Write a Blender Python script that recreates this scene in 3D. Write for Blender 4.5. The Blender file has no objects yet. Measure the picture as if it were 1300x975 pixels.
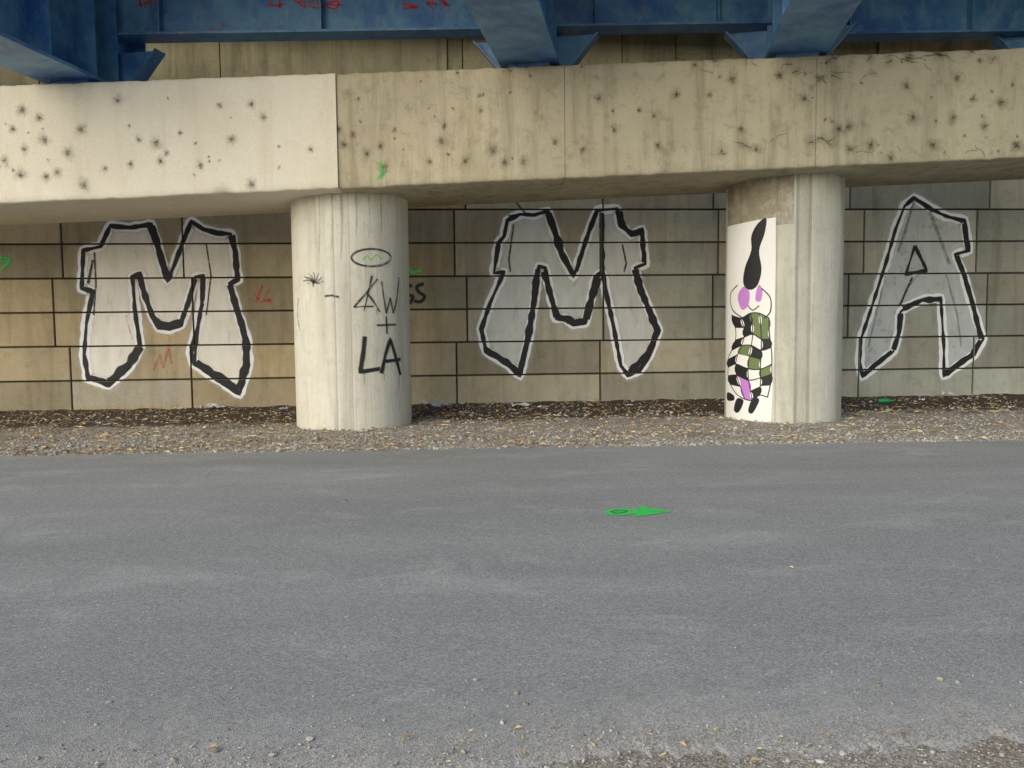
import bpy, bmesh, math, random
import numpy as np
from mathutils import Vector, Matrix, noise
random.seed(7); np.random.seed(7)
S=bpy.context.scene
S.view_settings.view_transform='Standard'; S.view_settings.look='None'; S.view_settings.exposure=0
# ---------------------------------------------------------------- camera
F=1011.0; PIT=math.atan(67.5/F); ROL=math.radians(0.6); CZ=1.5
fw=Vector((0,math.cos(PIT),-math.sin(PIT))); u0=Vector((0,math.sin(PIT),math.cos(PIT))); r0=Vector((1,0,0))
cr=r0*math.cos(ROL)-u0*math.sin(ROL); cu=u0*math.cos(ROL)+r0*math.sin(ROL); CP=Vector((0,0,CZ))
cam=bpy.data.cameras.new("camera"); co=bpy.data.objects.new("camera",cam); S.collection.objects.link(co)
co.matrix_world=Matrix(((cr.x,cu.x,-fw.x,0),(cr.y,cu.y,-fw.y,0),(cr.z,cu.z,-fw.z,CZ),(0,0,0,1)))
cam.sensor_width=36; cam.lens=F/1300*36; cam.clip_end=2000; cam.clip_start=0.05
S.camera=co
def ray(px,py): return fw+cr*((px-650)/F)+cu*((487.5-py)/F)
def hit(px,py,P,N):
    d=ray(px,py); return CP+d*((P-CP).dot(N)/d.dot(N))
# ---------------------------------------------------------------- material helpers
def newmat(n):
    m=bpy.data.materials.new(n); m.use_nodes=True; nt=m.node_tree; nt.nodes.clear(); return m,nt
def N(nt,t,**k):
    n=nt.nodes.new(t)
    for a,b in k.items(): setattr(n,a,b)
    return n
def L(nt,a,b): nt.links.new(a,b)
def ramp(nt,src,p0,p1,c0=(0,0,0,1),c1=(1,1,1,1)):
    r=N(nt,'ShaderNodeValToRGB'); e=r.color_ramp.elements
    e[0].position=p0; e[1].position=p1; e[0].color=c0; e[1].color=c1
    L(nt,src,r.inputs[0]); return r.outputs[0]
def tex(nt,scale,detail=5,rough=.6,stretch=None,dist=0,off=0):
    tc=N(nt,'ShaderNodeTexCoord'); mp=N(nt,'ShaderNodeMapping')
    mp.inputs['Location'].default_value=(off,off*.7,off*.3)
    if stretch: mp.inputs['Scale'].default_value=stretch
    L(nt,tc.outputs['Object'],mp.inputs[0])
    n=N(nt,'ShaderNodeTexNoise'); n.inputs['Scale'].default_value=scale; n.inputs['Detail'].default_value=min(detail,5)
    n.inputs['Roughness'].default_value=rough; n.inputs['Distortion'].default_value=dist
    L(nt,mp.outputs[0],n.inputs['Vector']); return n.outputs['Fac']
def mix(nt,f,a,b,mode='MIX'):
    m=N(nt,'ShaderNodeMix',data_type='RGBA',blend_type=mode)
    for i,v in ((0,f),(6,a),(7,b)):
        if isinstance(v,(int,float)): m.inputs[i].default_value=v
        elif isinstance(v,tuple): m.inputs[i].default_value=v if len(v)==4 else v+(1,)
        else: L(nt,v,m.inputs[i])
    return m.outputs[2]
def math_(nt,op,a,b=0.0,clamp=False):
    m=N(nt,'ShaderNodeMath',operation=op,use_clamp=clamp)
    for i,v in enumerate((a,b)):
        if isinstance(v,(int,float)): m.inputs[i].default_value=v
        else: L(nt,v,m.inputs[i])
    return m.outputs[0]
def finish(nt,col,rough=.85,bump=None,bs=.3,bd=.02,spec=.3):
    b=N(nt,'ShaderNodeBsdfPrincipled'); o=N(nt,'ShaderNodeOutputMaterial')
    if isinstance(col,tuple): b.inputs['Base Color'].default_value=col+(1,)
    else: L(nt,col,b.inputs['Base Color'])
    if isinstance(rough,(int,float)): b.inputs['Roughness'].default_value=rough
    else: L(nt,rough,b.inputs['Roughness'])
    b.inputs['Specular IOR Level'].default_value=spec
    if bump is not None:
        bp=N(nt,'ShaderNodeBump'); bp.inputs['Strength'].default_value=bs; bp.inputs['Distance'].default_value=bd
        L(nt,bump,bp.inputs['Height']); L(nt,bp.outputs[0],b.inputs['Normal'])
    L(nt,b.outputs[0],o.inputs[0]); return b,o
def concrete(name,c1,c2,stain,streak=.5,attr=False,grad=None,spk=.35,boards=False):
    m,nt=newmat(name)
    col=mix(nt,ramp(nt,tex(nt,.7,6,.65),.35,.65),c1,c2)
    col=mix(nt,math_(nt,'MULTIPLY',ramp(nt,tex(nt,1.8,7,.7,(1.8,1.8,.18),.4,3),.47,.74),streak),col,stain)
    col=mix(nt,math_(nt,'MULTIPLY',ramp(nt,tex(nt,5,8,.75,None,.3,9),.52,.72),spk),col,stain)
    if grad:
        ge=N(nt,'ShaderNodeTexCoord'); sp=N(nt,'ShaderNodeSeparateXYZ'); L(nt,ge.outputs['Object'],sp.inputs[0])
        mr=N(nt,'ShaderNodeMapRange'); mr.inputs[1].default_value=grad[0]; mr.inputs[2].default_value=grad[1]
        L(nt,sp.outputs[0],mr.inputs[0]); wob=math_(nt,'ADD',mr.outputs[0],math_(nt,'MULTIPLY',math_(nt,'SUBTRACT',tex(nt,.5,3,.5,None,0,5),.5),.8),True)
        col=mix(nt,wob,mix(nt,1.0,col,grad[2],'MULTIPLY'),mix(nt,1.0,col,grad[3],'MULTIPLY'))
    fine=tex(nt,45,5,.7); col=mix(nt,.5,col,mix(nt,fine,(.55,.55,.55),(1.35,1.35,1.35)),'MULTIPLY')
    if attr:
        a=N(nt,'ShaderNodeAttribute',attribute_name='tone'); col=mix(nt,1.0,col,a.outputs['Color'],'MULTIPLY')
    h=math_(nt,'ADD',math_(nt,'MULTIPLY',tex(nt,9,5,.7),.6),math_(nt,'MULTIPLY',fine,.3))
    if boards: h=math_(nt,'ADD',h,math_(nt,'MULTIPLY',tex(nt,14,4,.6,(1,1,.06)),.8))
    finish(nt,col,.9,h,.5,.02,.2); return m
PN=[0]
def paint(name,c,amax=1.0,lo=.25,hi=.5,scale=14,rough=.6,c2=None,stretch=None):
    m,nt=newmat(name); PN[0]+=1
    a=N(nt,'ShaderNodeAttribute',attribute_name='a')
    n=ramp(nt,tex(nt,scale,4,.7,stretch,0,PN[0]*1.7),lo,hi)
    al=math_(nt,'MULTIPLY',math_(nt,'MULTIPLY',a.outputs['Fac'],n),amax,True)
    col=c
    if c2: col=mix(nt,ramp(nt,tex(nt,2.6,6,.7,(1.6,1.6,.6)),.38,.66),c,c2)
    b,o=finish(nt,col,rough,None,spec=.3)
    t=N(nt,'ShaderNodeBsdfTransparent'); mx=N(nt,'ShaderNodeMixShader')
    L(nt,al,mx.inputs[0]); L(nt,t.outputs[0],mx.inputs[1]); L(nt,b.outputs[0],mx.inputs[2]); L(nt,mx.outputs[0],o.inputs[0]); return m
def link(name,me,mats=(),parent=None,smooth=False):
    o=bpy.data.objects.new(name,me); S.collection.objects.link(o)
    for m in mats: me.materials.append(m)
    if smooth: me.polygons.foreach_set('use_smooth',[True]*len(me.polygons))
    if parent: o.parent=parent
    return o
def empty(name):
    e=bpy.data.objects.new(name,None); S.collection.objects.link(e); return e
def bmlink(name,bm,mats,parent=None,smooth=False):
    me=bpy.data.meshes.new(name); bmesh.ops.recalc_face_normals(bm,faces=bm.faces[:]); bm.to_mesh(me); bm.free()
    return link(name,me,mats,parent,smooth)
# ---------------------------------------------------------------- materials
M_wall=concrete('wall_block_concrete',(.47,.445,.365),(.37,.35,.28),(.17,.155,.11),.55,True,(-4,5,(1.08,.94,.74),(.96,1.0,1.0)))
M_back=concrete('abutment_concrete',(.40,.345,.20),(.27,.235,.13),(.12,.10,.06),.8)
M_beamL=concrete('beam_painted_glow_concrete',(.86,.80,.66),(.80,.73,.58),(.56,.47,.33),.3,spk=.15)  # pale painted concrete, whitened further to put the warm glow into its colour
M_beamR=concrete('beam_concrete',(.52,.47,.355),(.42,.375,.275),(.19,.165,.11),.7,False,(-3,7,(1.12,1.08,1.0),(.97,1,.96)),.5)
M_col=concrete('column_concrete',(.72,.69,.60),(.60,.57,.49),(.30,.28,.22),.6,True,None,.3,True)
M_deck=concrete('deck_concrete',(.3,.28,.22),(.22,.2,.16),(.1,.1,.08))
def blue():
    m,nt=newmat('blue_steel_paint')
    c=mix(nt,ramp(nt,tex(nt,1.4,6,.65,None,.4),.4,.65),(.035,.13,.36),(.11,.29,.46))
    c=mix(nt,math_(nt,'MULTIPLY',ramp(nt,tex(nt,4,8,.75,(1,1,.5)),.5,.68),.6),c,(.20,.36,.44))
    c=mix(nt,ramp(nt,tex(nt,4,9,.8,None,.2,4),.60,.69),c,(.20,.11,.06))
    finish(nt,c,.45,tex(nt,20,5),.15,.01,.5); return m
M_blue=blue()
def asphalt():
    m,nt=newmat('asphalt')
    c=mix(nt,ramp(nt,tex(nt,.6,6,.6,(.35,1.4,1),.3),.35,.68),(.275,.277,.27),(.33,.332,.322))
    c=mix(nt,math_(nt,'MULTIPLY',ramp(nt,tex(nt,1.1,8,.72,(.7,1.5,1),.5,6),.52,.75),.6),c,(.48,.475,.455))
    c=mix(nt,math_(nt,'MULTIPLY',ramp(nt,tex(nt,.35,4,.6,(.4,2,1),0,12),.48,.7),.45),c,(.215,.218,.215))
    v=N(nt,'ShaderNodeTexVoronoi'); v.inputs['Scale'].default_value=150; tc=N(nt,'ShaderNodeTexCoord'); L(nt,tc.outputs['Object'],v.inputs['Vector'])
    sp=N(nt,'ShaderNodeSeparateColor'); L(nt,v.outputs['Color'],sp.inputs[0])
    c=mix(nt,.6,c,mix(nt,ramp(nt,sp.outputs[0],.1,.98),(.55,.55,.56),(1.55,1.55,1.53)),'MULTIPLY')
    c=mix(nt,.5,c,mix(nt,tex(nt,22,5,.85),(.5,.5,.5),(1.5,1.5,1.5)),'MULTIPLY')
    c=mix(nt,ramp(nt,tex(nt,40,2,.5,None,0,2),.70,.73),c,(.6,.59,.55))
    e=N(nt,'ShaderNodeAttribute',attribute_name='edge')
    f=math_(nt,'ADD',e.outputs['Fac'],math_(nt,'MULTIPLY',math_(nt,'SUBTRACT',tex(nt,5,5,.8,None,0,8),.5),2.2))
    c=mix(nt,math_(nt,'MULTIPLY',math_(nt,'MULTIPLY',ramp(nt,f,.35,.9),e.outputs['Fac']),1.0,True),c,mix(nt,sp.outputs[1],(.24,.225,.20),(.56,.53,.48)))
    h=math_(nt,'ADD',v.outputs['Distance'],math_(nt,'MULTIPLY',tex(nt,60,4),.8))
    finish(nt,c,.78,h,.4,.006,.4); return m
M_asph=asphalt()
def dirt(name,strip):
    m,nt=newmat(name)
    c=mix(nt,ramp(nt,tex(nt,1.3,7,.7),.4,.65),(.30,.265,.21),(.40,.375,.33))
    if strip:
        at=N(nt,'ShaderNodeAttribute',attribute_name='soil')
        f=math_(nt,'ADD',at.outputs['Fac'],math_(nt,'MULTIPLY',math_(nt,'SUBTRACT',tex(nt,2.0,7,.7,None,0,3),.5),1.6))
        c=mix(nt,ramp(nt,f,.35,.62),c,(.09,.066,.044))
    v=N(nt,'ShaderNodeTexVoronoi'); v.inputs['Scale'].default_value=38 if strip else 110; tc=N(nt,'ShaderNodeTexCoord'); L(nt,tc.outputs['Object'],v.inputs['Vector'])
    sp=N(nt,'ShaderNodeSeparateColor'); L(nt,v.outputs['Color'],sp.inputs[0])
    c=mix(nt,.8,c,mix(nt,sp.outputs[0],(.45,.45,.45),(1.6,1.6,1.6)),'MULTIPLY')
    finish(nt,c,.95,math_(nt,'SUBTRACT',1.0,v.outputs['Distance']),.6 if strip else .35,.015 if strip else .006,.2); return m
M_strip=dirt('verge_gravel_soil',True); M_ground=dirt('ground_soil',False)
def tonemat(name,c1,c2,rough=.85):
    m,nt=newmat(name); a=N(nt,'ShaderNodeAttribute',attribute_name='tone')
    c=mix(nt,a.outputs['Fac'],c1,c2); c=mix(nt,.4,c,mix(nt,tex(nt,60,4),(.6,.6,.6),(1.4,1.4,1.4)),'MULTIPLY')
    finish(nt,c,rough); return m
M_stone=tonemat('gravel_stone',(.22,.185,.145),(.60,.57,.51)); M_leaf=tonemat('dry_leaf',(.22,.11,.045),(.74,.57,.30))
P_silver=paint('silver_spray',(.90,.86,.76),.96,.08,.26,6,.5,(.78,.74,.64))
P_silverB=paint('silver_grey_spray',(.70,.70,.65),.94,.10,.30,6,.5,(.57,.575,.53))
P_silverA=paint('silver_thin_spray',(.64,.67,.64),.85,.15,.42,5,.5,(.52,.55,.535))
P_white=paint('white_spray',(.92,.92,.90),.98,.05,.22)
P_halo=paint('white_overspray',(.85,.85,.82),.35,.1,.5)
P_black=paint('black_spray',(.022,.022,.024),.97,.1,.3)
P_blackt=paint('thin_black_spray',(.03,.03,.03),.8,.2,.5)
P_faint=paint('faint_black_spray',(.06,.06,.06),.40,.2,.6)
P_green=paint('green_spray',(.06,.68,.13),.95,.2,.42)
P_red=paint('red_spray',(.65,.05,.03),.8,.3,.55)
P_bluep=paint('blue_spray',(.05,.12,.4),.8,.3,.55)
P_soot=paint('soot_mark',(.10,.075,.045),.85,.2,.6,22,.9)
P_brown=paint('brown_stain',(.30,.24,.15),.6,.25,.6,4)
P_pale=paint('pale_overpaint',(.60,.58,.51),.5,.2,.6,3)
P_mw=paint('mural_white',(.82,.81,.77),1,.05,.12); P_mb=paint('mural_black',(.02,.02,.022),1,.05,.2)
P_mp=paint('mural_purple',(.52,.22,.60),1,.05,.2); P_mg=paint('mural_green',(.15,.21,.08),1,.05,.2)
# ---------------------------------------------------------------- surfaces
WA=math.radians(3.8); W0=Vector((0,16.0,0)); Wd=Vector((math.cos(WA),math.sin(WA),0)); Wn=Vector((math.sin(WA),-math.cos(WA),0))
class Plane:
    def __init__(s,P,D,Nn,scale): s.P=P;s.D=D;s.N=Nn;s.scale=scale
    def uv(s,px,py):
        h=hit(px,py,s.P,s.N); return ((h-s.P).dot(s.D),h.z)
    def pos(s,u,v,w): 
        p=s.P+s.D*u+s.N*w; return Vector((p.x,p.y,v+s.P.z))
wall=Plane(W0,Wd,Wn,16/F)
BA=math.radians(1.0); B0=Vector((0,11.78,0)); Bd=Vector((math.cos(BA),math.sin(BA),0)); Bn=Vector((math.sin(BA),-math.cos(BA),0))
beam=Plane(B0,Bd,Bn,11.8/F)
class Ground:
    scale=6.5/F; z=0.004
    def uv(s,px,py):
        h=hit(px,py,Vector((0,0,s.z)),Vector((0,0,1))); return (h.x,h.y)
    def pos(s,u,v,w): return Vector((u,v,s.z+w))
R=0.925
class Cyl:
    scale=12/F
    def __init__(s,cx,cy): s.cx=cx; s.cy=cy
    def uv(s,px,py):
        d=ray(px,py); a=d.x**2+d.y**2; ox=-s.cx; oy=-s.cy
        b=2*(d.x*ox+d.y*oy); c=ox*ox+oy*oy-R*R; q=b*b-4*a*c
        t=(-b-math.sqrt(max(q,0)))/(2*a); p=CP+d*t
        return (math.atan2(p.x-s.cx,-(p.y-s.cy))*R,p.z)
    def pos(s,u,v,w):
        th=u/R; r=R+w; return Vector((s.cx+math.sin(th)*r,s.cy-math.cos(th)*r,v))
class Decal:
    def __init__(s,surf): s.s=surf; s.bm=bmesh.new(); s.a=s.bm.verts.layers.float.new('a'); s.mats=[]
    def mi(s,m):
        if m not in s.mats: s.mats.append(m)
        return s.mats.index(m)
    def fill(s,pts,m,w,alpha=1.0):
        vs=[]
        for p in pts:
            u,v=s.s.uv(*p); q=s.bm.verts.new((u,v,w)); q[s.a]=alpha; vs.append(q)
        f=s.bm.faces.new(vs); f.material_index=s.mi(m)
        bmesh.ops.triangulate(s.bm,faces=[f])
    def stroke(s,pts,width,m,w,closed=False,smooth=False,soft=.35,jit=.12,alpha=1.0,taper=False):
        P=[Vector(s.s.uv(*p)) for p in pts]
        if closed: P=P+[P[0]]
        out=[]
        n=len(P)
        for i in range(n-1):
            a,b=P[i],P[i+1]; k=max(2,int((b-a).length/.04))
            k=min(k,60)
            p0=P[i-1] if i>0 else (P[-2] if closed else a); p3=P[i+2] if i+2<n else (P[1] if closed else b)
            for j in range(k):
                t=j/k
                if smooth: out.append(.5*((2*a)+(b-p0)*t+(2*p0-5*a+4*b-p3)*t*t+(3*a-p0-3*b+p3)*t**3))
                else: out.append(a.lerp(b,t))
        out.append(P[-1])
        wd=width*s.s.scale/2; rows=[]; sd=random.random()*100
        for i,p in enumerate(out):
            if closed and (i==0 or i==len(out)-1): tg=out[1]-out[-2]
            else: tg=out[min(i+1,len(out)-1)]-out[max(i-1,0)]
            if tg.length<1e-6: tg=Vector((1,0))
            tg.normalize(); nn=Vector((-tg.y,tg.x))
            ww=wd*(1+jit*2*noise.noise(Vector((i*.25,sd,0)))); 
            if taper: ww*=1-.75*i/len(out)
            r=[]
            for k,al in ((-1,0),(-(1-soft),alpha),(1-soft,alpha),(1,0)):
                q=p+nn*ww*k; v=s.bm.verts.new((q.x,q.y,w)); v[s.a]=al; r.append(v)
            rows.append(r)
        mi=s.mi(m)
        for a,b in zip(rows,rows[1:]):
            for k in range(3):
                f=s.bm.faces.new((a[k],a[k+1],b[k+1],b[k])); f.material_index=mi
    def splat(s,px,py,r,m,w,al=1.0):
        c=Vector(s.s.uv(px,py)); rr=r*s.s.scale; n=16
        cv=s.bm.verts.new((c.x,c.y,w)); cv[s.a]=random.uniform(.7,1)*al; A=[];B=[]
        for i in range(n):
            th=i/n*6.283; k=.7+.55*random.random()
            d=Vector((math.cos(th),math.sin(th)*1.15))*rr
            v=s.bm.verts.new((c.x+d.x*.38*k,c.y+d.y*.38*k,w)); v[s.a]=.38*al; A.append(v)
            v=s.bm.verts.new((c.x+d.x*k,c.y+d.y*k,w)); v[s.a]=0; B.append(v)
        mi=s.mi(m)
        for i in range(n):
            j=(i+1)%n
            f=s.bm.faces.new((cv,A[i],A[j])); f.material_index=mi
            f=s.bm.faces.new((A[i],B[i],B[j],A[j])); f.material_index=mi
    def cut(s,co_,no): 
        bmesh.ops.bisect_plane(s.bm,geom=s.bm.verts[:]+s.bm.edges[:]+s.bm.faces[:],plane_co=co_,plane_no=no)
    def done(s,name,grooves=False,curve=False,parent=None):
        if grooves:
            g=.017
            us=[v.co.x for v in s.bm.verts]; vs=[v.co.y for v in s.bm.verts]
            for z in ZL:
                if min(vs)-.1<z<max(vs)+.1:
                    s.cut((0,z-g,0),(0,1,0)); s.cut((0,z+g,0),(0,1,0))
            seen=[]
            for (za,zb,jt) in ROWS:
                for u in jt:
                    if min(us)-.1<u<max(us)+.1 and u not in seen:
                        seen.append(u); s.cut((u-g,0,0),(1,0,0)); s.cut((u+g,0,0),(1,0,0))
            kill=[]
            for f in s.bm.faces:
                c=f.calc_center_median()
                if any(abs(c.y-z)<g for z in ZL): kill.append(f); continue
                for (za,zb,jt) in ROWS:
                    if za<c.y<zb and any(abs(c.x-u)<g for u in jt): kill.append(f); break
            bmesh.ops.delete(s.bm,geom=kill,context='FACES')
        if curve:
            u=-R*1.6
            while u<R*1.6:
                s.cut((u,0,0),(1,0,0)); u+=.05
        for v in s.bm.verts:
            u_,v_,w_=v.co; v.co=s.s.pos(u_,v_,w_)
        me=bpy.data.meshes.new(name); s.bm.to_mesh(me); s.bm.free()
        return link(name,me,s.mats,parent)
def U(px,py): return wall.uv(px,py)
# ---------------------------------------------------------------- retaining wall of blocks
zr=[U(700,y)[1] for y in (515,475,433,391.5,350,308,266)]
st=(zr[-1]-zr[0])/6
ZL=[zr[0]-st]+zr+[zr[-1]+st*k for k in range(1,4)]
JA=[-620,-440,-265,-95,78,232,404,577,762,912,1097,1240,1420,1600,1790]
JB=[-610,-430,-260,-105,68,245,420,593,766,905,1077,1253,1430,1610,1790]
JC=[-630,-450,-270,-80,90,243,416,580,762,925,1090,1235,1410,1600,1790]
def ju(J,y): return [U(x,y)[0] for x in J]
ROWS=[]
for i in range(len(ZL)-1):
    J,yy=((JC,475),(JC,475),(JC,475),(JB,391),(JB,391),(JA,308),(JA,308),(JB,391),(JB,391),(JA,308),(JA,308))[i]
    ROWS.append((ZL[i],ZL[i+1],ju(J,yy)))
bm=bmesh.new(); tl=bm.loops.layers.float_color.new('tone')
g=.011; bv=.012
for (za,zb,jt) in ROWS:
    for ua,ub in zip(jt,jt[1:]):
        k=random.uniform(.72,1.15); hue=random.uniform(-.05,.05); tone=(k*(1+hue),k,k*(1-hue),1)
        def rect(e,w): return [bm.verts.new(wall.pos(a,b,w)) for a,b in ((ua+g+e,za+g+e),(ub-g-e,za+g+e),(ub-g-e,zb-g-e),(ua+g+e,zb-g-e))]
        a=rect(bv,0); b=rect(0,-bv); c=rect(0,-.14); fs=[bm.faces.new(a)]
        for p,q in ((a,b),(b,c)):
            for i in range(4): fs.append(bm.faces.new((p[i],q[i],q[(i+1)%4],p[(i+1)%4])))
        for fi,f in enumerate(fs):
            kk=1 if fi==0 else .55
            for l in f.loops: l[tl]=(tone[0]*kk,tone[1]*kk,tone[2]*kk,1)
ua,ub=ROWS[0][2][0],ROWS[0][2][-1]
q=[bm.verts.new(wall.pos(a,b,-.12)) for a,b in ((ua,-.3),(ub,-.3),(ub,ZL[-1]),(ua,ZL[-1]))]
f=bm.faces.new(q)
for l in f.loops: l[tl]=(.2,.2,.2,1)
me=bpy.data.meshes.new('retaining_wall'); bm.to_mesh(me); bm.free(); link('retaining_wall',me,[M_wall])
# abutment backwall above / behind
def frame_box(bm,o,ax,ay,az,x0,x1,y0,y1,z0,z1):
    v=[bm.verts.new(o+ax*x+ay*y+az*z) for x in (x0,x1) for y in (y0,y1) for z in (z0,z1)]
    for i in ((0,1,3,2),(4,6,7,5),(0,4,5,1),(2,3,7,6),(0,2,6,4),(1,5,7,3)): bm.faces.new([v[k] for k in i])
    return v
Z=Vector((0,0,1))
bm=bmesh.new(); ww=[-17.0,-9,-5.6,-1.2,-.9+.0,2.3,3.4,7.6,12,19]
for a,b in zip(ww,ww[1:]): frame_box(bm,W0,Wd,-Wn,Z,a+.012,b-.012,.16+random.uniform(0,.10),1.2,-.3,7.6)
bmlink('bridge_abutment',bm,[M_back])
# ---------------------------------------------------------------- cap beam
def zb(px,py): h=hit(px,py,B0,Bn); return ((h-B0).dot(Bd),h.z)
b0=zb(0,259); b1=zb(1300,200); t0=zb(0,109); t1=zb(1300,60)
def lin(a,b,u): return a[1]+(b[1]-a[1])*(u-a[0])/(b[0]-a[0])
def beam_seg(u0,u1,proud,mat,name,par):
    bm=bmesh.new(); nx=max(2,int((u1-u0)/.07)); ny=16
    def P(i,prof):
        u=u0+(u1-u0)*i/nx; zl=lin(b0,b1,u); zh=lin(t0,t1,u)
        w,t=prof; z=zl+(zh-zl)*t
        edge=1 if (abs(t)<.02 or abs(t-1)<.02) and w>-.1 else 0
        d=noise.noise(Vector((u*3,z*3,w)))*.006+edge*noise.noise(Vector((u*9,z*2,5)))*.016
        chip=-max(0,noise.noise(Vector((u*2.3,z*.3,11)))-.25)*.12 if (edge and t<.5) else 0
        return beam.pos(u,z+edge*noise.noise(Vector((u*7,3,z)))*.016-chip*.6,w+(d+chip if edge else 0)+proud)
    prof=[(-2.0,0),(-1.0,0),(-.04,0),(-.02,.004),(-.0,.018)]+[(0,k/ny) for k in range(1,ny)]+[(0,.982),(-.02,.996),(-.05,1),(-1,1),(-2,1)]
    rows=[[bm.verts.new(P(i,p)) for p in prof] for i in range(nx+1)]
    for a,b in zip(rows,rows[1:]):
        for k in range(len(prof)):
            j=(k+1)%len(prof); bm.faces.new((a[k],b[k],b[j],a[j]))
    for r in (rows[0],rows[-1][::-1]): bm.faces.new([bm.verts.new(v.co) for v in r])
    return bmlink(name,bm,[mat],par,True)
us=zb(428,165)[0]; uj=zb(717,150)[0]; uk=zb(1036,140)[0]
cap=empty('concrete_cap_beam')
beam_seg(-12.5,us-.002,.035,M_beamL,'painted_segment',cap)
beam_seg(us+.002,uj-.003,0,M_beamR,'segment_1',cap)
beam_seg(uj+.003,uk-.004,.004,M_beamR,'segment_2',cap)
beam_seg(uk+.004,16,.0,M_beamR,'segment_3',cap)
D=Decal(beam)
SP=[(30,140,9),(52,150,7),(152,128,8),(18,165,7),(58,178,9),(105,165,9),(88,195,10),(33,190,7),(8,205,8),(28,222,9),(60,225,8),(108,235,10),(178,178,6),(200,183,9),(205,205,7),(168,210,6),(213,195,5),(255,210,7),(280,135,5),(320,133,7),(335,150,7),(295,178,8),(320,235,9),(395,190,5),(230,170,4),(135,215,6),(75,220,7),(430,165,8),(437,183,9),(465,195,8),(483,185,7),(447,172,6),(488,212,9),(560,180,9),(565,160,5),(625,190,12),(665,205,9),(705,180,8),(610,140,5),(640,205,8),(760,125,8),(830,147,4),(858,120,9),(780,165,6),(835,185,8),(900,120,6),(940,165,7),(960,190,7),(1020,125,9),(1065,165,10),(1080,190,9),(1105,185,10),(1130,200,8),(1078,160,10),(1185,185,12),(1160,150,10),(1235,125,7),(1270,130,9),(1290,185,9),(1210,150,9),(1250,160,9),(930,100,10),(990,95,9),(590,205,7),(545,205,6),(500,165,5),(740,190,7),(1040,100,9),(1215,100,10),(1150,110,9)]
for _ in range(45):
    x=random.uniform(440,1300); SP.append((x,random.uniform(100-x*.03,215-x*.015),random.uniform(2,4.5)))
for _ in range(18): SP.append((random.uniform(0,425),random.uniform(125,235),random.uniform(2,3)))
for x,y,r in SP:
    lay=.0405 if x<428 else .0075
    D.splat(x,y,r*1.1,P_soot,lay,.75); D.splat(x+random.uniform(-2,2),y+random.uniform(-2,2),r*.5,P_soot,lay+.002,.8)
    for k in range(random.randint(0,2)):
        th=random.uniform(0,6.28); l=r*random.uniform(.7,1.2)
        if min(abs(x-428),99)>l+2: D.stroke([(x,y),(x+math.cos(th)*l*.6+random.uniform(-1,1),y+math.sin(th)*l*.6),(x+math.cos(th)*l,y+math.sin(th)*l)],1.5,P_soot,lay+.003,taper=True,alpha=.4)
# root-like stains on the right, top edge, and grimy blotches
for _ in range(44):
    x=random.uniform(860,1300) ; y=random.choice([random.uniform(68,85),random.uniform(70,105),random.uniform(70,95),random.uniform(170,200)]); y-= (x-900)*.02
    pts=[(x,y)]; th=random.choice([0,3.14])+random.uniform(-.9,.9)
    for k in range(random.randint(2,5)):
        th+=random.uniform(-.8,.8); x+=math.cos(th)*6; y+=math.sin(th)*4; y=max(y,68-(x-900)*.02); pts.append((x,y))
    D.stroke(pts,random.uniform(1.5,3.5),P_soot,.0085,smooth=True,taper=True,alpha=.6,soft=.6,jit=.5)
    if random.random()<.6: D.splat(pts[1][0],pts[1][1],random.uniform(7,16),P_soot,.0065,.5)
D.stroke([(482,205),(486,222),(480,226),(490,214)],7,P_green,.011,smooth=True,alpha=.45,soft=.8)
D.done('soot_marks',parent=cap)
# ---------------------------------------------------------------- columns
def column(pxc,pyf,name,seams,tint):
    h=hit(pxc,pyf,Vector((0,0,0)),Z); cx,cy=h.x,h.y+R; cx=h.x*(cy/h.y)
    bm=bmesh.new(); tl=bm.loops.layers.float_color.new('tone'); n=240; zs=[-.25+k*.12 for k in range(44)]
    cyl=Cyl(cx,cy); sm=[(cyl.uv(a,400)[0]/R,cyl.uv(b,400)[0]/R,d,k) for a,b,d,k in seams]
    def zt(x,y): return lin(b0,b1,(Vector((x,y,0))-B0).dot(Bd))+.06
    rows=[]
    for z in zs:
        r=[]
        for i in range(n):
            th=-math.pi+i/n*2*math.pi; rr=R
            rr-=.004*abs(noise.noise(Vector((round(th*14),7,0))))
            for a,b,d,k in sm:
                if a<=th<=b: rr-=d
            rr-=.004*max(0,noise.noise(Vector((th*4,z*1.5,2))))
            p=cyl.pos(th*R,z,rr-R); p.z=min(z,zt(p.x,p.y)); r.append(bm.verts.new(p))
        rows.append(r)
    for j,(a,b) in enumerate(zip(rows,rows[1:])):
        for i in range(n):
            k=(i+1)%n; f=bm.faces.new((a[i],a[k],b[k],b[i])); f.smooth=True
            th=-math.pi+(i+.5)/n*2*math.pi; t=1.0
            for aa,bb,d,kk in sm:
                if aa<=th<=bb: t*=kk
            bd=1+.06*noise.noise(Vector((round(th*14),3,0)))
            for l in f.loops: l[tl]=(t*bd*tint[0],t*bd*tint[1],t*bd*tint[2],1)
    me=bpy.data.meshes.new('shaft'); bm.to_mesh(me); bm.free()
    e=empty(name); link('shaft',me,[M_col],e); return cyl,e
c1,e1=column(451,547,'concrete_column',[(424,427,.012,.7),(427,444,.004,.93),(444,446,.008,.75)],(1.0,1.0,.97))
c2,e2=column(992,538.5,'concrete_column',[(984,986,.006,.8),(1010,1013,.012,.7),(1013,1026,.012,.85),(1026,1029,.014,.65)],(.86,.88,.86))
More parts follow.
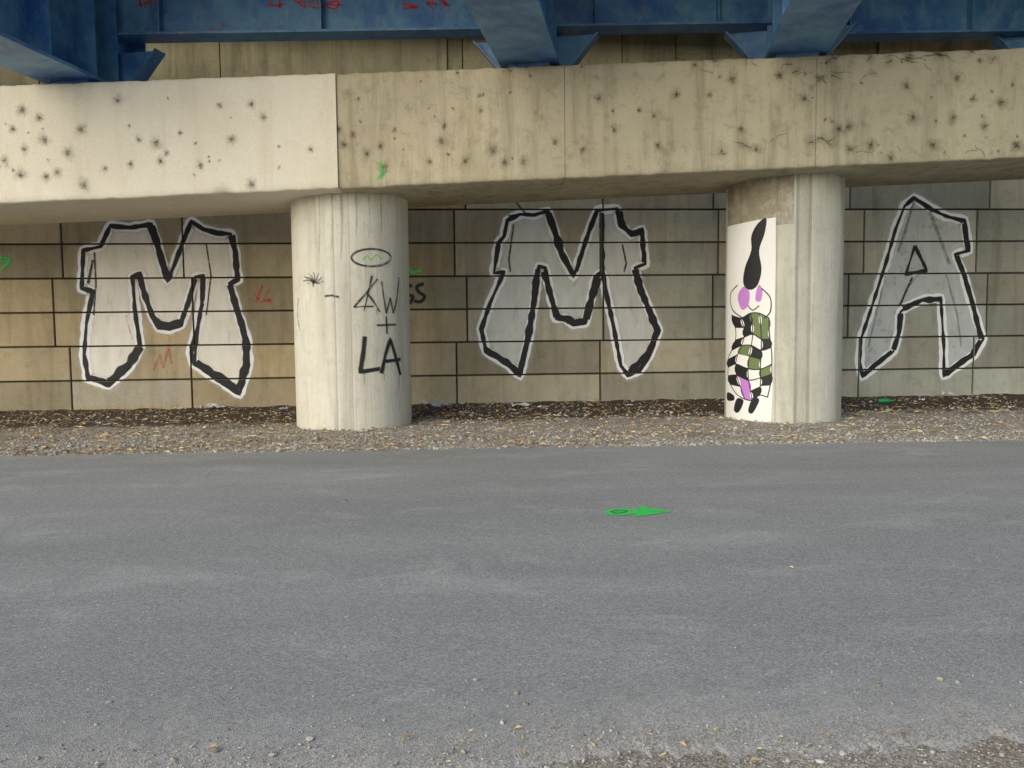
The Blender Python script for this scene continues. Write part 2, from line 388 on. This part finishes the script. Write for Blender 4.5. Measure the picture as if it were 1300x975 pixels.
# column 1 tags
D=Decal(c1)
el=[(471+25*math.cos(t*.5236),327+11*math.sin(t*.5236)) for t in range(12)]
D.stroke(el,3.2,P_blackt,.008,closed=True,smooth=True)
D.stroke([(460,330),(466,324),(470,330),(478,323),(484,329)],2.5,P_green,.010,smooth=True,alpha=.45)
for s_ in ([(472,350),(467,372),(462,395)],[(479,354),(463,374),(449,390)],[(449,390),(460,389),(474,389)],[(466,372),(474,383),(482,396)],[(484,357),(487,378),(490,398)],[(490,398),(495,378)],[(495,378),(499,398)],[(499,398),(504,376),(506,352)]): D.stroke(s_,3.0,P_blackt,.008,jit=.3,soft=.5)
D.stroke([(490,402),(491,424)],3.4,P_blackt,.008); D.stroke([(478,413),(503,412)],3.4,P_blackt,.008)
D.stroke([(463,427),(461,448),(457,472),(470,470),(482,468)],7.5,P_black,.008,soft=.5); D.stroke([(484,474),(489,450),(495,430),(501,450),(508,476)],6.5,P_black,.008,soft=.5); D.stroke([(486,459),(508,456)],5,P_black,.010,soft=.5)
for x_,y_ in ((462,474),(487,474),(506,478),(478,392),(490,400)): D.stroke([(x_,y_),(x_+.3,y_+random.uniform(6,16))],1.6,P_blackt,.009,taper=True,alpha=.6)
for a in (-90,-60,-30,-120,-150,-5,-175): 
    c,s_=math.cos(math.radians(a)),math.sin(math.radians(a)); D.stroke([(398,358),(398+6*c-2*s_,358+6*s_+2*c),(398+13*c,358+13*s_)],3.2,P_blackt,.008,taper=True,alpha=.8)
D.stroke([(398,358),(398,364)],2,P_blackt,.010)
for x_ in (390,396,402): D.stroke([(x_,353),(x_+1,360),(x_+4,360)],1.5,P_blackt,.010,alpha=.6)
D.stroke([(412,376),(422,375),(430,377)],3,P_blackt,.008)
D.stroke([(379,378),(378,400),(381,420)],3,P_bluep,.008,alpha=.7)
for x in (405,421,433,452,468,483,503): D.stroke([(x,246),(x+1,280),(x,random.uniform(300,340))],random.uniform(2,6),P_brown,.006,taper=True,alpha=.6,jit=.4,soft=.7)
D.done('spray_tags',curve=True,parent=e1)
# column 2 mural
D=Decal(c2)
D.fill([(925,225),(1008,220),(1008,284),(985,286),(924,292)],P_brown,.004,.9)
D.fill([(924,288),(940,284),(985,276),(985,330),(984,400),(982,470),(979,536),(950,535),(922,529),(922,460),(923,380)],P_mw,.005)
def blob(pts,m,w):
    n=len(pts); out=[]
    for i in range(n):
        p0,p1,p2,p3=[Vector(pts[(i+k)%n]) for k in (-1,0,1,2)]
        for t in (0,.25,.5,.75): out.append(tuple(.5*((2*p1)+(p2-p0)*t+(2*p0-5*p1+4*p2-p3)*t*t+(3*p1-p0-3*p2+p3)*t**3)))
    D.fill(out,m,w)
# black inverted leg, tapering to a pointed foot
blob([(954,300),(962,284),(973,277),(971,296),(964,318),(967,342),(962,362),(952,368),(944,360),(946,340),(954,318)],P_mb,.0066)
blob([(937,378),(941,367),(948,363),(952,374),(950,388),(942,393)],P_mp,.0062)
blob([(963,362),(968,368),(966,382),(959,380)],P_mp,.0062)
# curving harlequin body
rowsY=[400,414,428,441,453,466,479,492,505]
def gxy(c,r):
    y=rowsY[r]+4*math.sin(c*1.9+r*.6); half=26-5*math.sin(r*.8+.5)-max(0,r-6)*2
    x=953+3*math.sin(r*.9)+(c/4-.5)*2*half; return (max(925,min(980,x)),y)
PAT=["KKGGW","WKGGW","KWWKW","WGKWK","KWGWK","WKWGW","KPWKW","WPKWK"]
for r in range(8):
    for c in range(4):
        k=PAT[r][c]
        if k=='W': continue
        m={'K':P_mb,'G':P_mg,'P':P_mp}[k]
        a,b,c_,d_=gxy(c,r),gxy(c+1,r),gxy(c+1,r+1),gxy(c,r+1); ctr=((a[0]+c_[0])/2,(a[1]+c_[1])/2); q=[]
        bul=2.2*(1 if (r+c)%2 else -1)
        for p_,s_,ax in ((a,b,1),(b,c_,0),(c_,d_,1),(d_,a,0)):
            q.append(p_)
            for t in (.33,.66):
                o_=bul*math.sin(t*3.14); q.append((p_[0]+(s_[0]-p_[0])*t+(0 if ax else o_),p_[1]+(s_[1]-p_[1])*t+(o_*.0 if ax else 0)))
        D.fill(q,m,.0064+.0001*(r*4+c)%.0012)
for r in (0,2,3,5,6,8): D.stroke([gxy(c,r) for c in range(5)],1.6,P_mb,.0098,smooth=True)
for c in range(5): D.stroke([gxy(c,r) for r in range(9)],1.6,P_mb,.0102,smooth=True)
for s_ in ([(937,362),(928,374),(930,392),(944,404)],[(967,366),(978,378),(978,396),(970,404)],[(950,388),(956,394),(964,388)]): D.stroke(s_,1.8,P_mb,.0098,smooth=True)
for b in ([(936,506),(944,508),(942,517),(937,524),(932,520)],[(956,505),(964,507),(961,516),(955,525),(950,521)],[(924,498),(932,502),(932,508),(924,508)]): blob(b,P_mb,.0068)
D.done('painted_mural',curve=True,parent=e2)
# ---------------------------------------------------------------- wall graffiti
def point_in(p,poly):
    r=False; n=len(poly)
    for i in range(n):
        (x1,y1),(x2,y2)=poly[i],poly[(i+1)%n]
        if (y1>p[1])!=(y2>p[1]) and p[0]<(x2-x1)*(p[1]-y1)/(y2-y1)+x1: r=not r
    return r
def letter(name,out,thick,inner=(),fillm=P_silver,ol=5.5):
    D=Decal(wall)
    D.fill(out,fillm,.004)
    D.stroke(out,22,P_halo,.0048,closed=True,soft=.7)
    D.stroke(out,14,P_white,.0055,closed=True,soft=.18)
    D.stroke(out,ol,P_black,.0085,closed=True,soft=.2,jit=.3)
    for i,(pts,w) in enumerate(thick): D.stroke(pts,w,P_black,.0105+.0006*i,soft=.15,jit=.3)
    for i,(pts,w,m) in enumerate(inner): D.stroke(pts,w,m,.0065+.0003*i,soft=.5)
    for k in range(26):
        a=random.choice(out); b=random.choice(out); c=((a[0]+b[0])/2,(a[1]+b[1])/2)
        if point_in(c,out): D.stroke([c,(c[0]+random.uniform(-5,5),c[1]+random.uniform(6,22))],random.uniform(2,5),P_faint,.0045,soft=.7,alpha=.3)
    D.done(name,grooves=True)
o1=[(140,287),(165,289),(192,285),(199,305),(205,330),(213,357),(222,335),(232,308),(243,281),(258,291),(276,296),(293,297),(298,318),(302,355),(292,360),(298,385),(306,410),(315,436),(315,465),(304,500),(282,485),(247,462),(243,448),(252,410),(257,380),(258,350),(248,352),(240,380),(230,412),(215,418),(202,416),(192,398),(184,375),(178,347),(168,352),(172,395),(178,440),(165,465),(138,489),(112,480),(107,450),(110,410),(118,370),(104,366),(106,318),(128,313)]
letter('graffiti_letter_m',o1,[([(192,287),(199,307),(206,332),(213,354)],9),([(294,299),(299,320),(301,352)],8),([(292,362),(300,390),(308,415),(313,440),(312,466),(303,492)],9),([(303,494),(281,481),(249,460)],10),([(247,461),(250,425),(257,385)],4),([(176,350),(186,380),(194,402),(203,413)],8),([(203,412),(216,413),(230,409)],11),([(230,409),(240,382),(248,354)],6),([(178,440),(165,461),(139,484)],10),([(138,486),(112,478)],6),([(169,354),(171,396),(177,438)],4)],inner=[([(120,320),(122,360),(119,400)],3,P_blackt),([(262,310),(268,350),(262,400)],2.5,P_blackt),([(118,330),(112,360)],4,P_blackt)])
o2=[(644,280),(660,272),(678,273),(695,268),(702,288),(711,318),(728,352),(738,322),(747,295),(758,267),(783,265),(788,287),(801,298),(815,291),(819,335),(806,340),(811,362),(824,392),(836,420),(825,450),(812,470),(797,476),(788,464),(778,410),(770,375),(765,345),(756,352),(750,380),(743,410),(728,412),(718,404),(706,404),(699,375),(692,340),(684,338),(679,380),(671,430),(660,477),(645,463),(617,446),(611,418),(622,385),(640,345),(627,347),(633,308),(640,300)]
letter('graffiti_letter_m',o2,[([(696,271),(704,293),(713,322),(728,349)],9),([(786,268),(790,286),(802,297),(814,294)],8),([(815,295),(817,333)],7),([(806,342),(813,368),(825,396),(834,420),(824,447),(799,473)],9),([(788,462),(778,412),(768,370)],4),([(690,345),(698,372),(707,402)],8),([(707,403),(720,405),(730,410),(743,407)],9),([(744,405),(751,378),(759,352)],10),([(764,270),(764,300),(765,345)],6),([(758,270),(747,298),(732,345)],4),([(682,342),(678,382),(670,430),(660,472)],8),([(658,472),(644,460),(617,443)],8)],fillm=P_silverB,inner=[([(652,285),(646,330),(648,345)],3,P_blackt),([(790,310),(795,335),(792,345)],3,P_blackt)])
o3=[(1160,251),(1178,262),(1200,275),(1224,279),(1230,318),(1212,323),(1222,345),(1233,385),(1248,430),(1237,450),(1215,465),(1198,477),(1198,440),(1194,378),(1172,380),(1150,390),(1143,396),(1141,420),(1134,446),(1115,462),(1095,478),(1091,460),(1093,430),(1108,385),(1124,335),(1137,290),(1148,262)]
letter('graffiti_letter_a',o3,[([(1161,253),(1180,266),(1222,282)],4),([(1224,284),(1228,317)],7),([(1214,325),(1224,350),(1235,388),(1245,430)],7),([(1244,432),(1233,450),(1201,474)],8),([(1194,380),(1170,381),(1146,392)],7),([(1143,398),(1141,422),(1134,444)],7),([(1132,446),(1114,460),(1096,476)],6),([(1161,312),(1176,343)],4.5),([(1177,343),(1150,348)],5),([(1149,350),(1161,312)],3.5)],fillm=P_silverA,ol=4.5,inner=[([(1125,345),(1112,400),(1102,440)],3,P_faint),([(1200,345),(1215,400),(1220,440)],3,P_faint),([(1158,352),(1142,388)],4,P_blackt),([(1168,345),(1155,362)],3,P_faint),([(1160,256),(1150,290),(1140,320)],5,P_faint),([(1180,268),(1196,310),(1205,335)],6,P_faint)])
D=Decal(wall)
D.stroke([(523,362),(515,366),(514,378),(521,384),(524,376),(519,375)],5,P_black,.0055,smooth=True)
D.stroke([(538,360),(529,364),(532,371),(539,376),(534,383),(526,382)],5,P_black,.006,smooth=True)
D.stroke([(519,340),(524,346),(535,344)],5,P_green,.005,alpha=.8)
D.stroke([(325,384),(333,362)],3,P_red,.006); D.stroke([(335,382),(344,380),(341,384)],4,P_red,.0065)
D.stroke([(322,372),(332,385),(342,366)],2,P_red,.007,alpha=.6)
D.stroke([(195,470),(203,450),(207,468),(214,440),(218,462)],3,P_red,.0122,alpha=.5); D.stroke([(160,400),(168,432)],2,P_red,.0042,alpha=.5)
D.stroke([(1227,354),(1233,359),(1229,368)],4,P_red,.0042,alpha=.7)
D.stroke([(0,326),(14,330),(2,342)],4,P_green,.006,alpha=.8); D.stroke([(-10,332),(10,332)],3,P_green,.0065,alpha=.7)
D.stroke([(652,245),(660,252),(654,256),(668,272),(645,274)],3,P_black,.006,alpha=.7)
D.fill([(92,486),(240,482),(240,514),(93,516)],P_pale,.003,.9)
D.fill([(596,352),(612,352),(612,430),(598,432)],P_pale,.003,.6)
D.done('wall_scribbles',grooves=True)
# ---------------------------------------------------------------- ground, road, verge
bm=bmesh.new(); q=[bm.verts.new((x,y,-.012)) for x,y in ((-400,-400),(400,-400),(400,400),(-400,400))]; bm.faces.new(q)
bmlink('ground',bm,[M_ground])
def far(x): return 10.22+x*.035
def near(x): return 2.66+x*.075
def nn2(x): return .10*noise.noise(Vector((x*1.1,5,0)))+.07*noise.noise(Vector((x*6,9,0)))+.05*noise.noise(Vector((x*20,9,0)))+.03*noise.noise(Vector((x*55,9,0)))
bm=bmesh.new(); rows=[]; elr=bm.verts.layers.float.new('edge')
xs=[-60,-40,-25,-16,-12,-9,-7,-5]+[-4+k*.02 for k in range(401)]+[5,7,9,12,18,28,45,60]
for x in xs:
    n1=.05*noise.noise(Vector((x*1.2,0,0)))+.035*noise.noise(Vector((x*7,1,0)))
    r=[]; ne=near(x)+nn2(x)
    for y,z,e in ((ne,-.0105,1.0),(ne+.06,-.004,1.0),(ne+.28,.002,.7),(ne+.7,.003,.3),(near(x)+1.5,.004,0),(8,.004,0),(far(x)-.5,.004,0),(far(x)+n1,.003,.7)):
        v=bm.verts.new((x,y,z)); v[elr]=e; r.append(v)
    rows.append(r)
for a,b in zip(rows,rows[1:]):
    for k in range(7): bm.faces.new((a[k],b[k],b[k+1],a[k+1]))
bmlink('asphalt_road',bm,[M_asph])
def vergez(x,y):
    t=max(0,min(1,(y-far(x))/5.8)); e=min(1,max(0,(y-far(x)+.35)/.6))
    h=-.011+e*(.022+.018*noise.noise(Vector((x*1.5,y*1.5,0)))+.012*noise.noise(Vector((x*6,y*6,3))))
    h+=.05*max(0,t-.7)/.3*(1+.8*noise.noise(Vector((x*2,y*2,8))))
    return h
def wy(x): return 16+x*math.tan(WA)
bm=bmesh.new(); sl=bm.verts.layers.float.new('soil'); nx=420; ny=70; G=[]
for i in range(nx+1):
    x=-14+30*i/nx; r=[]
    for j in range(ny+1):
        t=j/ny; y=(far(x)-.3)*(1-t)+(wy(x)+.08)*t; v=bm.verts.new((x,y,vergez(x,y)))
        v[sl]=min(1,max(0,(y-(12.1+x*.08))/2.4))*.88; r.append(v)
    G.append(r)
for i in range(nx):
    for j in range(ny): bm.faces.new((G[i][j],G[i+1][j],G[i+1][j+1],G[i][j+1])).smooth=True
me=bpy.data.meshes.new('gravel_verge'); bm.to_mesh(me); bm.free(); verge=link('gravel_verge',me,[M_strip])
# stones
phi=(1+5**.5)/2
ICO=np.array([(-1,phi,0),(1,phi,0),(-1,-phi,0),(1,-phi,0),(0,-1,phi),(0,1,phi),(0,-1,-phi),(0,1,-phi),(phi,0,-1),(phi,0,1),(-phi,0,-1),(-phi,0,1)])/1.9
IF=np.array([(0,11,5),(0,5,1),(0,1,7),(0,7,10),(0,10,11),(1,5,9),(5,11,4),(11,10,2),(10,7,6),(7,1,8),(3,9,4),(3,4,2),(3,2,6),(3,6,8),(3,8,9),(4,9,5),(2,4,11),(6,2,10),(8,6,7),(9,8,1)])
def scatter(name,pts,mat,parent=None):
    n=len(pts); pts=np.array(pts); V=np.repeat(ICO[None],n,0)*(1+np.random.uniform(-.28,.28,(n,12,1)))
    V*=pts[:,3][:,None,None]*np.random.uniform(.65,1.25,(n,1,3))*np.array([1,1,.65])
    th=np.random.uniform(0,6.28,n); c,s=np.cos(th)[:,None],np.sin(th)[:,None]
    X=V[:,:,0]*c-V[:,:,1]*s; Y=V[:,:,0]*s+V[:,:,1]*c; V=np.stack([X,Y,V[:,:,2]],2)+pts[:,None,:3]
    fs=(IF[None]+np.arange(n)[:,None,None]*12).reshape(-1,3)
    me=bpy.data.meshes.new(name); me.from_pydata(V.reshape(-1,3).tolist(),[],fs.tolist())
    a=me.attributes.new('tone','FLOAT','POINT'); a.data.foreach_set('value',np.repeat(np.clip(np.random.beta(2,2.6,n),0,1),12).astype(np.float32))
    return link(name,me,[mat],parent)
pts=[]
while len(pts)<13000:
    x=random.uniform(-9.5,11.5); t=random.random()**1.6; y=far(x)-.12+t*(wy(x)-far(x)-.0)
    if t>.4 and random.random()<.5: continue
    if noise.noise(Vector((x*.9,y*1.6,4)))<-.15 and random.random()<.7: continue
    if any((x-c.cx)**2+(y-c.cy)**2<R*R for c in (c1,c2)): continue
    r=random.uniform(.007,.02) if random.random()<.93 else random.uniform(.02,.04)
    pts.append((x,y,vergez(x,y)+r*.25,r))
scatter('gravel_stones',pts,M_stone,verge)
pts=[]
while len(pts)<11000:
    x=random.uniform(-2.6,2.9); y=random.uniform(1.9,3.8)
    d=y-near(x)-nn2(x)
    if d>0 and random.random()>math.exp(-d*4.5)*(.6 if noise.noise(Vector((x*3,y*5,2)))>0 else .25): continue
    r=random.uniform(.002,.006) if random.random()<.96 else random.uniform(.007,.014)
    pts.append((x,y,(-.009 if d<.03 else .003)+r*.3,r))
scatter('roadside_gravel',pts,M_stone)
pts=[]
for _ in range(380):
    x=random.uniform(-9,9); y=random.uniform(3.2,10)
    pts.append((x,y,.006,random.uniform(.002,.006)))
scatter('loose_road_grit',pts,M_stone)
# leaves
def leaves(name,P,mat,parent=None):
    bm=bmesh.new(); tl=bm.verts.layers.float.new('tone')
    for x,y,z,s in P:
        th=random.uniform(0,6.28); d=Vector((math.cos(th),math.sin(th),random.uniform(-.2,.2))); n=Vector((-d.y,d.x,random.uniform(-.5,.5)))
        o=Vector((x,y,z)); tn=random.random()
        vs=[bm.verts.new(o+p) for p in (-d*s,n*s*.45+Z*s*.2,d*s*1.1+Z*s*.35*random.random(),-n*s*.45+Z*s*.25,Z*.0)]
        for v in vs: v[tl]=tn
        for a,b in ((0,1),(1,2),(2,3),(3,0)): bm.faces.new((vs[4],vs[a],vs[b]))
    me=bpy.data.meshes.new(name); bm.to_mesh(me); bm.free(); return link(name,me,[mat],parent)
P=[]
while len(P)<4600:
    x=random.uniform(-9.5,11); y=far(x)-.15+random.random()**1.2*(wy(x)-far(x))
    if noise.noise(Vector((x*.7,y*.9,14)))+(-x*.05)<random.uniform(-.6,.5): continue
    if any((x-c.cx)**2+(y-c.cy)**2<R*R for c in (c1,c2)): continue
    P.append((x,y,vergez(x,y)+.02,random.uniform(.015,.05)))
leaves('leaf_litter',P,M_leaf,verge)
# twigs / straw
bm=bmesh.new(); tl=bm.verts.layers.float.new('tone')
for _ in range(420):
    x=random.uniform(-9.5,11); y=far(x)+random.random()*(wy(x)-far(x)); th=random.uniform(0,3.14); l=random.uniform(.05,.28); z=vergez(x,y)+.03
    if any((x-c.cx)**2+(y-c.cy)**2<(R+.1)**2 for c in (c1,c2)): continue
    a=Vector((x,y,z)); dd=Vector((math.cos(th),math.sin(th)*.5,random.uniform(-.02,.1)))*l; nn=Vector((0,.3,1)).normalized()*.006; mid=a+dd*.5+Z*random.uniform(0,.03)
    t_=random.random(); V_=[bm.verts.new(p) for p in (a,mid-nn,a+dd,mid+nn)]
    for v in V_: v[tl]=t_
    bm.faces.new(V_)
me=bpy.data.meshes.new('twigs'); bm.to_mesh(me); bm.free(); link('twigs',me,[M_leaf],verge)
def gp(px,py): 
    h=hit(px,py,Vector((0,0,0)),Z); return h.x,h.y
P=[(*gp(270,953),.015,.02),(*gp(520,940),.015,.018),(*gp(1005,722),.01,.015),(*gp(240,942),.01,.012),(*gp(440,637),.01,.02),(*gp(700,905),.01,.008)]
for _ in range(60): P.append((*gp(random.uniform(500,1300),random.uniform(925,972)),.012,random.uniform(.006,.016)))
leaves('fallen_leaves',P,M_leaf)
# litter
def litter():
    m,nt=newmat('litter_paper'); a=N(nt,'ShaderNodeAttribute',attribute_name='tone'); finish(nt,mix(nt,a.outputs['Fac'],(.80,.80,.77),(.34,.30,.42)),.7)
    bm=bmesh.new(); tl=bm.verts.layers.float.new('tone')
    for px,py,w,t in ((288,519,.30,.1),(262,521,.16,.3),(560,521,.36,.7),(540,519,.22,.5),(660,519,.38,.1),(690,521,.2,.3),(360,524,.2,.8),(1205,508,.25,.3),(125,541,.1,0),(15,524,.22,.6),(740,516,.2,.9),(915,534,.09,0),(232,522,.15,.2),(1170,512,.14,.1),(800,519,.12,.2),(600,528,.08,.0)):
        x,y=gp(px,py); y=min(y,wy(x)-.3); n=5; g_=[[None]*n for _ in range(n)]; th=random.random()*3; sd=random.random()*50
        for i in range(n):
            for j in range(n):
                a=(i/(n-1)-.5)*w; b=(j/(n-1)-.5)*w*.7
                v=bm.verts.new((x+a*math.cos(th)-b*math.sin(th),y+a*math.sin(th)+b*math.cos(th),vergez(x,y)+.03+abs(noise.noise(Vector((i*.9,j*.9,sd))))*w*.5)); v[tl]=t; g_[i][j]=v
        for i in range(n-1):
            for j in range(n-1): bm.faces.new((g_[i][j],g_[i+1][j],g_[i+1][j+1],g_[i][j+1]))
    me=bpy.data.meshes.new('paper_litter'); bm.to_mesh(me); bm.free(); link('paper_litter',me,[m])
litter()
m_g,nt=newmat('green_glass'); b,_=finish(nt,(.02,.35,.10),.15,spec=.5)
x,y=gp(1125,514); bm=bmesh.new(); prof=[(0,.0),(0,.036),(.01,.04),(.17,.04),(.20,.032),(.23,.015),(.285,.013),(.287,.016),(.30,.016),(.30,0)]
rows=[[bm.verts.new((x-.15+a,y+r*math.cos(k*.524),vergez(x,y)+.05+r*math.sin(k*.524))) for k in range(12)] for a,r in prof]
for a,b in zip(rows,rows[1:]):
    for k in range(12): bm.faces.new((a[k],a[(k+1)%12],b[(k+1)%12],b[k]))
bmlink('green_bottle',bm,[m_g],None,True)
# road arrow
G_=Ground(); D=Decal(G_)
D.fill([(767,651),(771,647.5),(790,645.8),(806,647.5),(817,642.5),(826,645.5),(854,650),(835,652.8),(807,656.5),(806,652.8),(790,655),(775,654.5)],P_green,.004,1)
D.stroke([(822,650),(835,650),(846,650)],5,P_green,.006,alpha=.8)
D.stroke([(775,651),(785,648.5),(796,650),(786,652.5),(777,652)],3.5,P_blackt,.008,alpha=.8,smooth=True)
D.stroke([(1275,722),(1290,727),(1310,729)],3,paint('pale_blue_chalk',(.45,.6,.72),.6,.3,.6),.006)
D.done('painted_road_arrow')
# ---------------------------------------------------------------- bridge superstructure
br=empty('steel_bridge')
Gd=Vector((170/F,1,0)).normalized(); Gp=Vector((Gd.y,-Gd.x,0))
def girder(px,name):
    u,_=zb(px,80); o=beam.pos(u,0,-.25); zt=lin(t0,t1,u)+.07; o=Vector((o.x,o.y,zt)); YE=1.35
    bm=bmesh.new()
    frame_box(bm,o,Gp,Gd,Z,-.43,.43,-5.2,YE,0,.05)
    frame_box(bm,o,Gp,Gd,Z,-.018,.018,-5.2,YE,.052,7.35-zt)
    frame_box(bm,o,Gp,Gd,Z,-.35,.35,-5.2,YE,7.352-zt,7.4-zt)
    for k in (-3.6,-2.2,-.9,0,.5,1.2):
        for sx in (-1,1): frame_box(bm,o,Gp,Gd,Z,*sorted((sx*.02,sx*.34)),k-.012,k+.012,.054,7.3-zt)
    frame_box(bm,o,Gp,Gd,Z,-.30,.30,-.15,.75,-.055,-.002)
    for sx in (-1,1):
        a=[o+Gp*(sx*.2)+Gd*.62+Z*.055,o+Gp*(sx*.46)+Gd*.62+Z*.055,o+Gp*(sx*.95)+Gd*.62+Z*.62,o+Gp*(sx*.2)+Gd*.62+Z*.62]
        v1=[bm.verts.new(p) for p in a]; v2=[bm.verts.new(p+Gd*.02) for p in a]
        bm.faces.new(v1); bm.faces.new(v2[::-1])
        for i in range(4): bm.faces.new((v1[i],v2[i],v2[(i+1)%4],v1[(i+1)%4]))
        frame_box(bm,o+Gp*(sx*.46)+Gd*.62+Z*.055,(Gp*sx*.49+Z*.565).normalized(),Gd,(Z*.49-Gp*sx*.565).normalized(),0,.75,-.12,.14,-.025,-.003)
    bmlink(name,bm,[M_blue],br); return o
gx=[girder(-470,'girder_1'),girder(84,'girder_2'),girder(674,'girder_3'),girder(1018,'girder_4'),girder(1370,'girder_5')]
def crossz(px,py): return hit(px,py,Vector((0,12.5,0)),Vector((0,-1,0))).z
zs=[crossz(-100,52),crossz(330,46),crossz(850,32),crossz(1200,40)]
for i in range(4):
    a=gx[i]+Gd*.66; b=gx[i+1]+Gd*.66; za=zs[i]; a=Vector((a.x,a.y,za)); b=Vector((b.x,b.y,za+.012*(b.x-a.x))); ln=(b-a).length; ax=(b-a).normalized(); ay=Vector((-ax.y,ax.x,0)).normalized(); bm=bmesh.new()
    frame_box(bm,a,ax,ay,Z,.03,ln-.03,-.19,.19,0,.035); frame_box(bm,a,ax,ay,Z,.03,ln-.03,-.012,.012,.037,1.1); frame_box(bm,a,ax,ay,Z,.03,ln-.03,-.17,.17,1.102,1.14)
    k=.9
    while k<ln-.5: frame_box(bm,a,ax,ay,Z,k,k+.02,-.16,-.014,.04,1.09); k+=1.9 if i!=1 else 2.45
    bmlink('cross_beam_%d'%(i+1),bm,[M_blue],br)
    if i==1:
        pl=Plane(Vector((a.x,a.y,0)),Vector((ax.x,ax.y,0)).normalized(),-ay,12.5/F); D=Decal(pl)
        for c in (185,200,352,378,402,425,520,545,565):
            pts=[(c+random.uniform(-11,11),random.uniform(-2,12)) for _ in range(6)]; D.stroke(pts,3,P_red,.018,smooth=True,alpha=1)
        D.done('red_scribbles',parent=br)
X_=Vector((1,0,0)); Y_=Vector((0,1,0)); O_=Vector((0,0,0))
bm=bmesh.new(); frame_box(bm,O_,X_,Y_,Z,-17,20,8.0,12.9,7.42,7.8); frame_box(bm,O_,X_,Y_,Z,-17,20,15.3,22,7.42,7.8)  # open slot between the slabs is added to let skylight onto the backwall
frame_box(bm,O_,X_,Y_,Z,-17,-16.7,8.0,12.9,7.81,8.7); frame_box(bm,O_,X_,Y_,Z,19.7,20,8.0,12.9,7.81,8.7)
bmlink('deck_slab',bm,[M_deck],br)
# ---------------------------------------------------------------- light
w=bpy.data.worlds.new("World"); S.world=w; w.use_nodes=True; nt=w.node_tree; bg=nt.nodes['Background']
sk=nt.nodes.new('ShaderNodeTexSky'); sk.sky_type='NISHITA'; sk.sun_disc=False
el=math.radians(25); az=math.radians(219)
sk.sun_elevation=el; sk.sun_rotation=az; nt.links.new(sk.outputs[0],bg.inputs[0]); bg.inputs[1].default_value=.15
sd=bpy.data.lights.new('sun','SUN'); sd.energy=3.1; sd.angle=math.radians(60); sd.color=(1,.935,.82)
so=bpy.data.objects.new('sun',sd); S.collection.objects.link(so)
d=Vector((math.sin(az)*math.cos(el),math.cos(az)*math.cos(el),math.sin(el))); so.rotation_euler=d.to_track_quat('Z','Y').to_euler()
